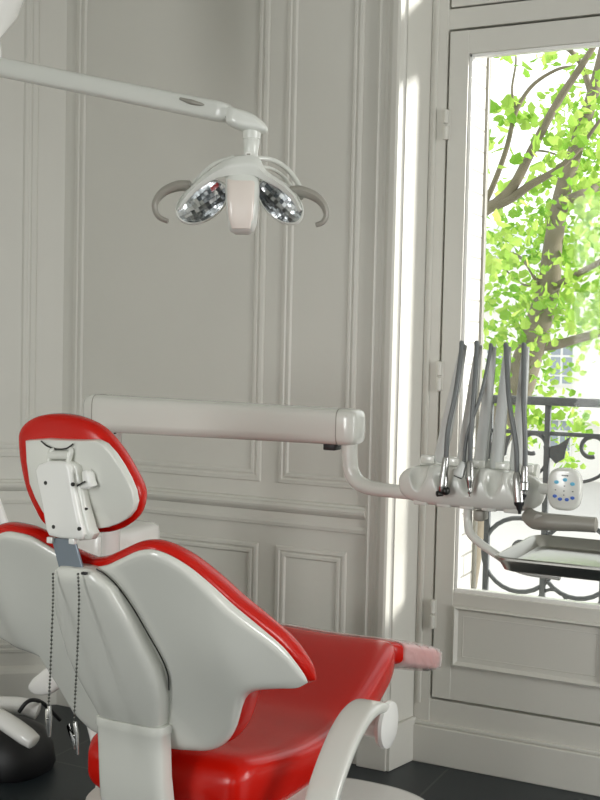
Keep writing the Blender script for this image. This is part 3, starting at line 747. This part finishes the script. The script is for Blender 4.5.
# control keypad
kc = at(565, 489, 2.43)
bm = B(); prof = [serect(kc.x, 2.43+dy, kc.z, .0365*k, .0455*k, n=3, seg=48, ay=(0, 0, 1)) for dy, k in ((-.012, .85), (-.011, .94), (-.006, 1), (.008, 1), (.012, .93))]
ring_loft(bm, prof); kp_ = obj('keypad', bm, SHELL, unit, ang=50, label='rounded keypad with blue buttons')
bm = B(); tube(bm, [at(540, 489, 2.45), at(556, 489, 2.44)], .012, 12, smoothp=False); obj('keypad_arm', bm, SHELL, unit)
def btn(px, py, r, m, sz=.8, nm='button'):
    a = at(px, py, 2.418); b_ = B(); lathe(b_, (a.x, 2.4165, a.z), (0, 1, 0), [(0, r*.6), (.0004, r*.95), (.003, r)], 14)
    for v in b_.verts: v.co.z = a.z+(v.co.z-a.z)*sz
    obj(nm, b_, m, kp_)
for p in ((556.5, 482), (565, 479.8), (572.5, 484)): btn(*p, .0052, CYAN)
for p in ((554.8, 496), (560, 499), (566.8, 499.6), (572.5, 498)): btn(*p, .0048, BLUE)
for p in ((564.5, 486), (555.5, 489.8), (564, 491), (572.8, 491.6), (563.8, 495)): btn(*p, .0018, DARK, .6, 'symbol')
bm = B()
for k in range(4): a = at(562.5+k*1.7, 475.4+.15*k, 2.4178); box(bm, a.x-.0014, a.x+.0014, 2.4165, 2.4185, a.z-.0012, a.z+.0012)
obj('maker_mark', bm, DARK, kp_, smooth=False)
# grip handle under the holder
bm = B(); pts = [at(527, 514, 2.44), at(535, 520, 2.43), at(550, 522, 2.42), at(575, 523.5, 2.42), at(596, 525, 2.42)]
tube(bm, pts, [.016, .020, .019, .017, .0165], 18, ref=(0, 0, 1)); gh_ = obj('grip_handle', bm, GREYP, unit, label='taupe grip handle')
bm = B(); a = at(538, 519.5, 2.405); lathe(bm, (a.x, 2.408, a.z), (0, 1, 0), [(0, .004), (.001, .011), (.01, .012)], 24)
obj('grip_cap', bm, GREYP, gh_)
# tray bracket
bm = B(); pts = [at(468, 508, 2.45), at(468, 520, 2.45), at(470, 533, 2.44), at(480, 543, 2.43), at(497, 555, 2.42), at(520, 570, 2.42), at(560, 577, 2.42)]
tube(bm, pts, [.010, .010, .0095, .0095, .009, .008, .008], 14); obj('tray_bracket', bm, SHELL, unit)
bm = B(); a = at(481, 515, 2.46); box(bm, a.x-.012, a.x+.012, 2.44, 2.48, a.z-.012, a.z+.012, .005); obj('bracket_stub', bm, GREYP, unit)

# instrument tray
zt = at(500, 571, 2.36).z
ztr = zt + .012
c00 = at(497, 578, 2.33)
tx0 = at(496, 560, 2.35).x; tx1 = tx0+.44; ty0, ty1 = 2.31, 2.66
def trc(x0, x1, y0, y1, z, r, n=6):
    out = []
    for cx, cy, a0 in ((x1-r, y1-r, 0), (x0+r, y1-r, PI/2), (x0+r, y0+r, PI), (x1-r, y0+r, 1.5*PI)):
        for k in range(n+1):
            a = a0+PI/2*k/n; out.append(Vector((cx+r*math.cos(a), cy+r*math.sin(a), z)))
    return out
bm = B(); zf = at(560, 578, ty0).z
R = []
for o, z in ((.000, zf+.024), (.000, zf+.028), (.006, zf+.030), (.010, zf+.026), (.020, zf+.006), (.028, zf+.002)): R.append(trc(tx0+o, tx1-o, ty0+o, ty1-o, z, .035-o*.5))
Ro = [trc(tx0+o, tx1-o, ty0+o, ty1-o, z, .035-o*.5) for o, z in ((.0, zf+.024), (.008, zf+.018), (.018, zf+.0), (.026, zf-.003))]
vr = [[bm.verts.new(p) for p in r] for r in (Ro[::-1] + R[1:])]
for a, b in zip(vr, vr[1:]):
    for i in range(len(a)): bm.faces.new((a[i], a[(i+1) % len(a)], b[(i+1) % len(a)], b[i]))
bm.faces.new(vr[0]); bm.faces.new(vr[-1])
to = obj('instrument_tray', bm, TRAYM, loc=(tx0+.2, 2.48, zf), ang=35)
props(to, 'shallow rectangular stainless steel tray below the keypad by the window', 'tray')

# handpieces with whip arms and hoses
HP = [  # whip base, whip top, hose end, tip, kind, label
    ((440, 456), (464, 345), (446, 457), (442, 493), 0, 'silver handpiece at the left end of the holder, angled head turned left'),
    ((463, 459), (479, 345), (470, 461), (470, 488), 1, 'slim silver handpiece with pointed chrome tip, second from the left in the holder'),
    ((480, 461), (493, 347), (464, 462), (459, 474), 2, 'short air syringe with black open end resting behind the second handpiece'),
    ((496, 464), (508, 347), (517, 472), (519, 502), 3, 'grey handpiece with black connector end, second from the right in the holder'),
    ((516, 466), (526, 347), (525, 466), (524, 494), 4, 'short chrome turbine handpiece at the right end beside the keypad'),
]
for wb, wt, he, tip, kd, lab in HP:
    loc = at(wb[0], wb[1], 2.49)
    t = thing('dental_handpiece', lab, 'dental handpiece', loc, 'instruments in the holder')
    Bp = at(wb[0], wb[1]+5, 2.49); Tp = at(wt[0], wt[1], 2.46)
    bm = B(); mid = Bp.lerp(Tp, .5)
    tube(bm, [Bp, Bp.lerp(Tp, .3), mid, Bp.lerp(Tp, .8), Tp], [.0165, .015, .013, .011, .008], 16, flat=.6, ref=(1, .2, 0) if False else (0, 1, 0)); obj('whip_arm', bm, WHIP, t)
    bm = B(); a = at(*he, 2.405); b = at(*tip, 2.40); T0 = Tp+Vector((-.002, 0, -.01))
    sag = Vector((0, 0, 0))
    tube(bm, [T0, Tp+Vector((-.003, -.008, .005)), at(wt[0]-2+(he[0]-wt[0])*.05, wt[1]+8, 2.44), at(wt[0]-2+(he[0]-wt[0])*.35, wt[1]+(he[1]-wt[1])*.42, 2.41), at(he[0]+(wt[0]-he[0])*.12, he[1]-28, 2.402), a], .0055 if kd != 2 else .0042, 12)
    obj('hose', bm, TUBEG, t)
    d = b-a; L = d.length; bm = B()
    if kd == 0:
        lathe(bm, a, d, [(0, .006), (.004, .0075), (L*.4, .0085), (L*.7, .0115), (L*.92, .0125), (L, .008)], 20); obj('body', bm, CHROME, t)
        bm = B(); e = at(437, 494, 2.39); tube(bm, [b, e], [.0075, .0065], 14, smoothp=False); ball(bm, b+Vector((.010, -.004, .006)), .010); obj('head', bm, DARK, t, label='dark angled head')
    elif kd == 1:
        lathe(bm, a, d, [(0, .006), (.004, .008), (L*.55, .0092), (L*.62, .0105), (L*.75, .009), (L, .006)], 20); obj('body', bm, CHROME, t)
        bm = B(); lathe(bm, b, (0.02, -.1, -1), [(0, .005), (.008, .0042), (.010, .0055), (.014, .002), (.02, .0015)], 12); obj('tip', bm, CHROME, t)
    elif kd == 2:
        lathe(bm, a, d, [(0, .005), (.005, .0085), (L, .0125), (L+.003, .0125), (L+.006, .011)], 20); obj('body', bm, WHIP, t)
        bm = B(); dn = d.normalized(); lathe(bm, b+dn*.004, d, [(0, .0095), (.0045, .0095)], 18); obj('socket', bm, BLACK, t)
    elif kd == 3:
        lathe(bm, a, d, [(0, .0062), (.004, .008), (L*.25, .0105), (L*.6, .0125), (L, .0115)], 20); obj('body', bm, GREYP if False else CHROME, t)
        bm = B(); lathe(bm, b, d, [(0, .0115), (.006, .0105), (.010, .007), (.016, .006), (.020, .0035), (.026, .0035)], 16); obj('connector', bm, BLACK, t)
    else:
        lathe(bm, a, d, [(0, .0062), (.004, .0075), (L*.55, .008), (L*.6, .011), (L*.85, .0105), (L*.9, .006), (L, .005)], 20); obj('body', bm, CHROME, t)
        bm = B(); lathe(bm, b, d, [(0, .0055), (.006, .005), (.008, .003), (.012, .0028)], 14); obj('tip', bm, BLACK, t)

# ------------------------------------------------------------------ operating light
DL = 2.5
Ld = R0.copy(); Lf = -f0.copy()
def LP(px, py, toward=0.):                           # lamp frame: photo-parallel plane through the lamp head, offset towards the room
    d = ray(px, py); dd = DL - toward; return C0 + d*dd
lamp = thing('operating_light', 'white dental operating light on a long arm with two mirrored reflectors', 'operating light', LP(240, 195))
def AP(px, py, dd): return C0 + ray(px, py)*dd
pA, pB = AP(-6, 66, 2.85), AP(231, 114, 2.52)
axis = (pB-pA).normalized(); upv = (Z-axis*Z.dot(axis)).normalized(); sv = axis.cross(upv)
def armsec(t, hh, hw, n=3.4): c = pA+(pB-pA)*t; return serect(c.x, c.y, c.z, hw, hh, n=n, seg=28, ax=sv, ay=upv)
bm = B(); ring_loft(bm, [armsec(0, .012, .018), armsec(.004, .022, .026), armsec(.02, .0235, .028), armsec(.5, .0225, .027), armsec(.9, .0225, .026), armsec(.96, .0225, .025), armsec(.985, .020, .022), armsec(1, .012, .014)])
la = obj('arm', bm, LAMPW, lamp, ang=50)
bm = B(); pts = [AP(180, 98.5, 2.55), AP(191, 102, 2.535), AP(206, 105.5, 2.525)]; tube(bm, pts, [.003, .006, .003], 10, ref=tuple(sv)); obj('slot', bm, GREYP, la)
bm = B(); lathe(bm, AP(226.5, 117, 2.495), ray(226, 117), [(0, .0025), (.004, .003)], 10); obj('screw', bm, DARK, la)
# knuckle at the arm's end
bm = B(); kn = [(228, 108), (240, 110), (252, 114), (262, 121), (267.5, 128), (266, 132.5), (255, 133), (243, 131), (232, 127), (226, 121)]
pad(bm, [LP(*p) for p in kn], .026, .026, Lf, n=3); obj('knuckle', bm, LAMPW, lamp, ang=60)
bm = B(); a, b = LP(252, 130), LP(250.5, 164)
lathe(bm, a, b-a, [(0, .0195), (.01, .0195), (.020, .0185), (.0205, .017), (.024, .018), (.045, .016), (.06, .015), (.074, .018)], 24); nk = obj('neck', bm, LAMPW, lamp)
bm = B(); a = LP(248.5, 155, .022); box(bm, -.007, .007, -.002, .002, -.006, .006, .001, Mx=Matrix.Translation(a) @ Matrix.Rotation(yaw, 4, 'Z')); lb = obj('label', bm, WHITE, nk, smooth=False)
bm = B(); box(bm, -.004, .004, -.003, -.001, -.003, .003, Mx=Matrix.Translation(a) @ Matrix.Rotation(yaw, 4, 'Z')); obj('mark', bm, GREYP, lb, smooth=False)
# bridging shell: arched band widening into a hood
bm = B()
hood = [(247, 156), (258, 158), (263, 166), (268, 174), (284, 183), (297, 196), (304, 212), (303, 224), (297, 226), (285, 222), (268, 216), (258, 205), (256, 190), (240, 188), (226, 190), (226, 205), (212, 214), (190, 222), (180, 224), (175, 218), (177, 206), (185, 194), (197, 183), (210, 172), (224, 160), (235, 156)]
def hoodpts(l, dz): return [LP(*p, toward=dz - .00009*(p[0]-241)**2*.35) for p in l]
# left and right reflector bowls
def bowl(px, py, a_px, b_px, ang, tilt, nm):
    s_ = DL/F; c = LP(px, py, .03)
    ca, sa_ = math.cos(ang), math.sin(ang)
    ex = (rt*ca + up*sa_); ey = (-rt*sa_ + up*ca); n_ = (-fw + rt*tilt[0] + up*tilt[1]).normalized()
    A, Bq = a_px*s_, b_px*s_
    bm = B(); rings = []
    for k, dn in ((1.0, 0.), (1.05, .003), (1.10, .0), (1.09, -.012), (.95, -.035), (.6, -.05), (.2, -.055)):
        rings.append([c + ex*A*k*math.cos(t) + ey*Bq*k*math.sin(t) - fw*0 + (-fw)*dn for t in [2*PI*i/48 for i in range(48)]])
    rr = [[bm.verts.new(p) for p in r] for r in rings]
    for p_, q_ in zip(rr, rr[1:]):
        for i in range(48): bm.faces.new((p_[i], p_[(i+1) % 48], q_[(i+1) % 48], q_[i]))
    bm.faces.new(rr[-1])
    bo = obj(nm, bm, LAMPW, lamp, ang=50)
    # mirror: flat facets over a concave dish
    bm = B(); nx, ny = 13, 8
    def P(u, v):
        r2 = min(1, u*u+v*v); return c + ex*A*u + ey*Bq*v + fw*.030*(1-r2)
    for i in range(nx):
        for j in range(ny):
            u0, u1 = -1+2*i/nx, -1+2*(i+1)/nx; v0, v1 = -1+2*j/ny, -1+2*(j+1)/ny
            def cl(u, v):
                r = math.hypot(u, v); return (u/r, v/r) if r > 1 else (u, v)
            q = [cl(u0, v0), cl(u1, v0), cl(u1, v1), cl(u0, v1)]
            if len({(round(a, 3), round(b, 3)) for a, b in q}) < 3: continue
            if all(abs(math.hypot(a, b)-1) < 1e-3 for a, b in q): continue
            rx, ry = random.uniform(-.13, .13), random.uniform(-.13, .13); cu, cv_ = (u0+u1)/2, (v0+v1)/2
            vs = [bm.verts.new(P(a, b)+(-fw)*((a-cu)*A*rx*2+(b-cv_)*Bq*ry*2)) for a, b in q]
            try: bm.faces.new(vs)
            except ValueError: pass
    obj('mirror', bm, FACET, bo, smooth=False, label='faceted mirror of the reflector')
bowl(202, 202, 26.5, 17, math.radians(33), (-.2, -.3), 'reflector')
bowl(280, 201, 26, 15.5, math.radians(-45), (.2, -.3), 'reflector')
# hood over both bowls
bm = B()
def wing(pts_o, pts_i):
    a = [LP(*p, toward=z) for *p, z in pts_o]; b = [LP(*p, toward=z) for *p, z in pts_i]
    A_ = spline(a, 6); B_ = spline(b, 6); rows = []
    for k in range(len(A_)):
        o, i_ = A_[k], B_[k]; mid = (o+i_)/2+(-fw)*.010
        rows.append([o.lerp(mid, t/4) if t <= 4 else mid.lerp(i_, (t-4)/4) for t in range(9)])
    R_ = [[bm.verts.new(p) for p in r] + [bm.verts.new(p+fw*.008) for p in reversed(r)] for r in rows]
    for p_, q_ in zip(R_, R_[1:]):
        n = len(p_)
        for i in range(n): bm.faces.new((p_[i], p_[(i+1) % n], q_[(i+1) % n], q_[i]))
    bm.faces.new(R_[0]); bm.faces.new(R_[-1])
wing([(176, 211, .03), (184, 194, .035), (198, 180, .04), (214, 167, .045), (230, 158, .05), (247, 155, .05), (259, 158, .05), (266, 170, .045), (281, 181, .04), (295, 194, .035), (303, 210, .03)],
     [(180, 210, .035), (192, 195, .04), (206, 184, .045), (218, 178, .05), (230, 175.5, .055), (243, 175, .055), (254, 175.5, .055), (263, 180, .05), (277, 187, .045), (291, 199, .04), (299, 212, .035)])
obj('hood', bm, LAMPW, lamp, ang=60)
bm = B()                                             # centre housing
secs = []
for py, x0, x1, dz, hw in ((172, 228, 257, .045, .03), (176, 226, 259, .05, .034), (190, 225.5, 259.5, .062, .034), (210, 226.5, 258.5, .068, .032), (224, 228, 256.5, .068, .028), (231, 230, 254, .064, .02), (234.3, 235, 249, .058, .008)):
    c = LP((x0+x1)/2, py, dz-.03); secs.append(serect(c.x, c.y, c.z, (x1-x0)/2*DL/F, hw, n=3.4, seg=32, ax=rt, ay=-fw))
ring_loft(bm, secs); ce = obj('centre_housing', bm, LAMPW, lamp, ang=60)
bm = B(); secs = []
for py, x0, x1, dz in ((177, 228, 254, .080), (184, 227.5, 254.5, .094), (200, 227.5, 254, .1005), (218, 229, 253, .0985), (229, 232, 250, .090)):
    c = LP((x0+x1)/2, py, dz-.03-.006); secs.append(serect(c.x, c.y, c.z, (x1-x0)/2*DL/F, .008, n=3, seg=24, ax=rt, ay=-fw))
ring_loft(bm, secs); obj('diffuser', bm, PEACH, ce, ang=60, label='peach translucent front')
# rear loop frame
bm = B(); tube(bm, [LP(187, 193, -.01), LP(200, 176, -.03), LP(216, 163, -.04), LP(234, 157, -.04)], .005, 10); tube(bm, [LP(256, 158, -.02), LP(272, 160, -.04), LP(288, 170, -.05), LP(299, 186, -.04), LP(301, 198, -.01)], .006, 10)
tube(bm, [LP(258, 166, -.01), LP(272, 169, -.03), LP(284, 177, -.03), LP(292, 188, -.01)], .004, 8)
obj('rear_frame', bm, LAMPW, lamp)
def hook(pts, rs):
    bm = B(); tube(bm, [LP(*p, toward=.02) for p in pts], rs, 12, flat=1.6, ref=tuple(Lf)); obj('handle', bm, GREYP, lamp)
hook([(190, 186), (178, 186), (165, 191), (156.5, 200), (155, 209), (159, 217), (168, 221.5)], [.012, .012, .010, .008, .0065, .006, .0055])
hook([(287, 190), (300, 191), (314, 196), (323, 204), (326.5, 214), (323, 222), (316, 225)], [.008, .012, .011, .009, .007, .006, .0055])
# upper knuckle and ceiling column, left of the frame
bm = B(); c0 = AP(-9, 60, 2.87)
lathe(bm, c0+Vector((0, 0, -.03)), (-.03, 0, 1), [(0, .01), (.004, .026), (.05, .028), (.075, .024), (.085, .024), (.14, .066), (.22, .098), (.5, .105), (.6, .05), (.62, .03), (CEILZ-c0.z-.02, .03)], 32)
obj('ceiling_column', bm, WHITE, lamp, ang=60)
bm = B(); lathe(bm, (c0.x-.03*(CEILZ-c0.z), c0.y, CEILZ-.05), (0, 0, 1), [(0, .05), (.01, .09), (.05, .10)], 32); obj('ceiling_mount', bm, WHITE, lamp)

# ------------------------------------------------------------------ left side: pedestal cabinet, assistant arm, foot control
cbx = thing('pedestal_cabinet', 'low off-white cabinet by the left wall behind the backrest', 'cabinet', (-2.85, 2.55, 0))
bm = B(); e1 = atx(0, 686, -2.52)
box(bm, -3.0, -2.74, 2.40, 2.95, .0, .50, .008); obj('body', bm, PAINT, cbx)
bm = B(); box(bm, -3.01, -2.73, 2.39, 2.96, .50, .525, .008); obj('top', bm, WHITE, cbx)
bm = B(); box(bm, -2.74, -2.73, 2.42, 2.93, .27, .49, .004); dr = obj('drawer', bm, PAINT, cbx)
bm = B(); ball(bm, (-2.72, 2.8, .40), .014); obj('knob', bm, BLACK, dr)
bm = B(); tube(bm, [(cxx, YBX-.05, .72), AP(70, 640, 3.1), AP(40, 596, 3.15), AP(18, 556, 3.2), AP(3, 520, 3.2), AP(-10, 480, 3.2), AP(-30, 420, 3.2)], [.02, .02, .02, .018, .014, .012, .012], 16); obj('assistant_arm', bm, WHITE, unit, label='slanted white rod at the left edge beside the headrest')
fc = thing('foot_control', 'black foot control with white curved lever on the floor at left', 'foot control', (-2.42, 2.86, 0))
bm = B(); rings = [serect(-2.51, 2.88, z, a*.95, b*.9, n=2.6, seg=40) for z, a, b in ((0, .19, .15), (.02, .20, .16), (.08, .19, .15), (.13, .16, .12), (.15, .10, .08), (.152, .02, .02))]
ring_loft(bm, rings); obj('body', bm, BLACK, fc)
bm = B(); L0 = [AP(p[0], p[1], d) for *p, d in ((-25, 712, 3.32), (-5, 716, 3.30), (12, 726, 3.28), (26, 736, 3.26), (34, 742, 3.25))]
tube(bm, L0, [.030, .030, .032, .031, .026], 16, flat=.8); obj('lever', bm, WHITE, fc, ang=60)
bm = B(); tube(bm, [AP(-25, 704, 3.42), AP(0, 705, 3.42), AP(22, 706, 3.42), AP(38, 711, 3.42)], .026, 14); obj('carry_bar', bm, WHITE, fc)
bm = B(); tube(bm, [AP(19, 712, 3.36), AP(26, 703, 3.36), AP(34, 700, 3.38), AP(44, 704, 3.45), AP(60, 720, 3.5)], .006, 10); obj('cable', bm, BLACK, fc)
# ------------------------------------------------------------------ light
wd = bpy.data.worlds.new('World'); sc.world = wd; wd.use_nodes = True
n = wd.node_tree.nodes; l = wd.node_tree.links; bg = n['Background']
tc = n.new('ShaderNodeTexCoord'); sx = n.new('ShaderNodeSeparateXYZ'); rp = n.new('ShaderNodeValToRGB')
l.new(tc.outputs['Generated'], sx.inputs[0]); l.new(sx.outputs['Z'], rp.inputs['Fac'])
rp.color_ramp.elements[0].color = (.86, .88, .86, 1); rp.color_ramp.elements[1].color = (.93, .97, 1, 1)
l.new(rp.outputs['Color'], bg.inputs['Color']); bg.inputs['Strength'].default_value = 1.9
sun = bpy.data.lights.new('sun', 'SUN'); sun.energy = 6; sun.angle = math.radians(9); sun.color = (1, .97, .92)
so = bpy.data.objects.new('sun', sun); COL.objects.link(so)
sd = Vector((-.80, -.33, -.24)); so.rotation_euler = sd.to_track_quat('-Z', 'Y').to_euler()
def portal(name, loc, sx_, sy_, direction):
    a = bpy.data.lights.new(name, 'AREA'); a.shape = 'RECTANGLE'; a.size = sx_; a.size_y = sy_; a.cycles.is_portal = True
    o = bpy.data.objects.new(name, a); COL.objects.link(o); o.location = loc; o.rotation_euler = Vector(direction).to_track_quat('-Z', 'Y').to_euler()
portal('daylight_portal', ((XB+XB2)/2, 3.98, 1.6), 1.3, 2.9, (0, -1, 0))
def fill_lamp(name, loc, sx_, sy_, direction, e, c):
    a = bpy.data.lights.new(name, 'AREA'); a.shape = 'RECTANGLE'; a.size = sx_; a.size_y = sy_; a.energy = e; a.color = c
    o = bpy.data.objects.new(name, a); COL.objects.link(o); o.location = loc; o.rotation_euler = Vector(direction).to_track_quat('-Z', 'Y').to_euler()
fill_lamp('unseen_window_fill', (XE+.12, 2.1, 1.55), .8, 2.2, (-1, 0, -.35), 66, (1, .99, .98))  # fill lamp added in the unseen right-wall opening to brighten the room
fill_lamp('unseen_window_fill', (-1.9, YB-.12, 1.75), .8, 2.0, (.1, 1, -.25), 54, (1, 1, .99))  # fill lamp added behind the camera for brightness and highlights on seat and shell
sc.view_settings.view_transform = 'Standard'; sc.view_settings.look = 'None'; sc.view_settings.gamma = 1; sc.view_settings.exposure = .04
sc.cycles.use_denoising = True; sc.cycles.max_bounces = 10; sc.cycles.diffuse_bounces = 6; sc.cycles.transparent_max_bounces = 16
sc.cycles.caustics_reflective = False; sc.cycles.caustics_refractive = False; sc.cycles.sample_clamp_indirect = 6
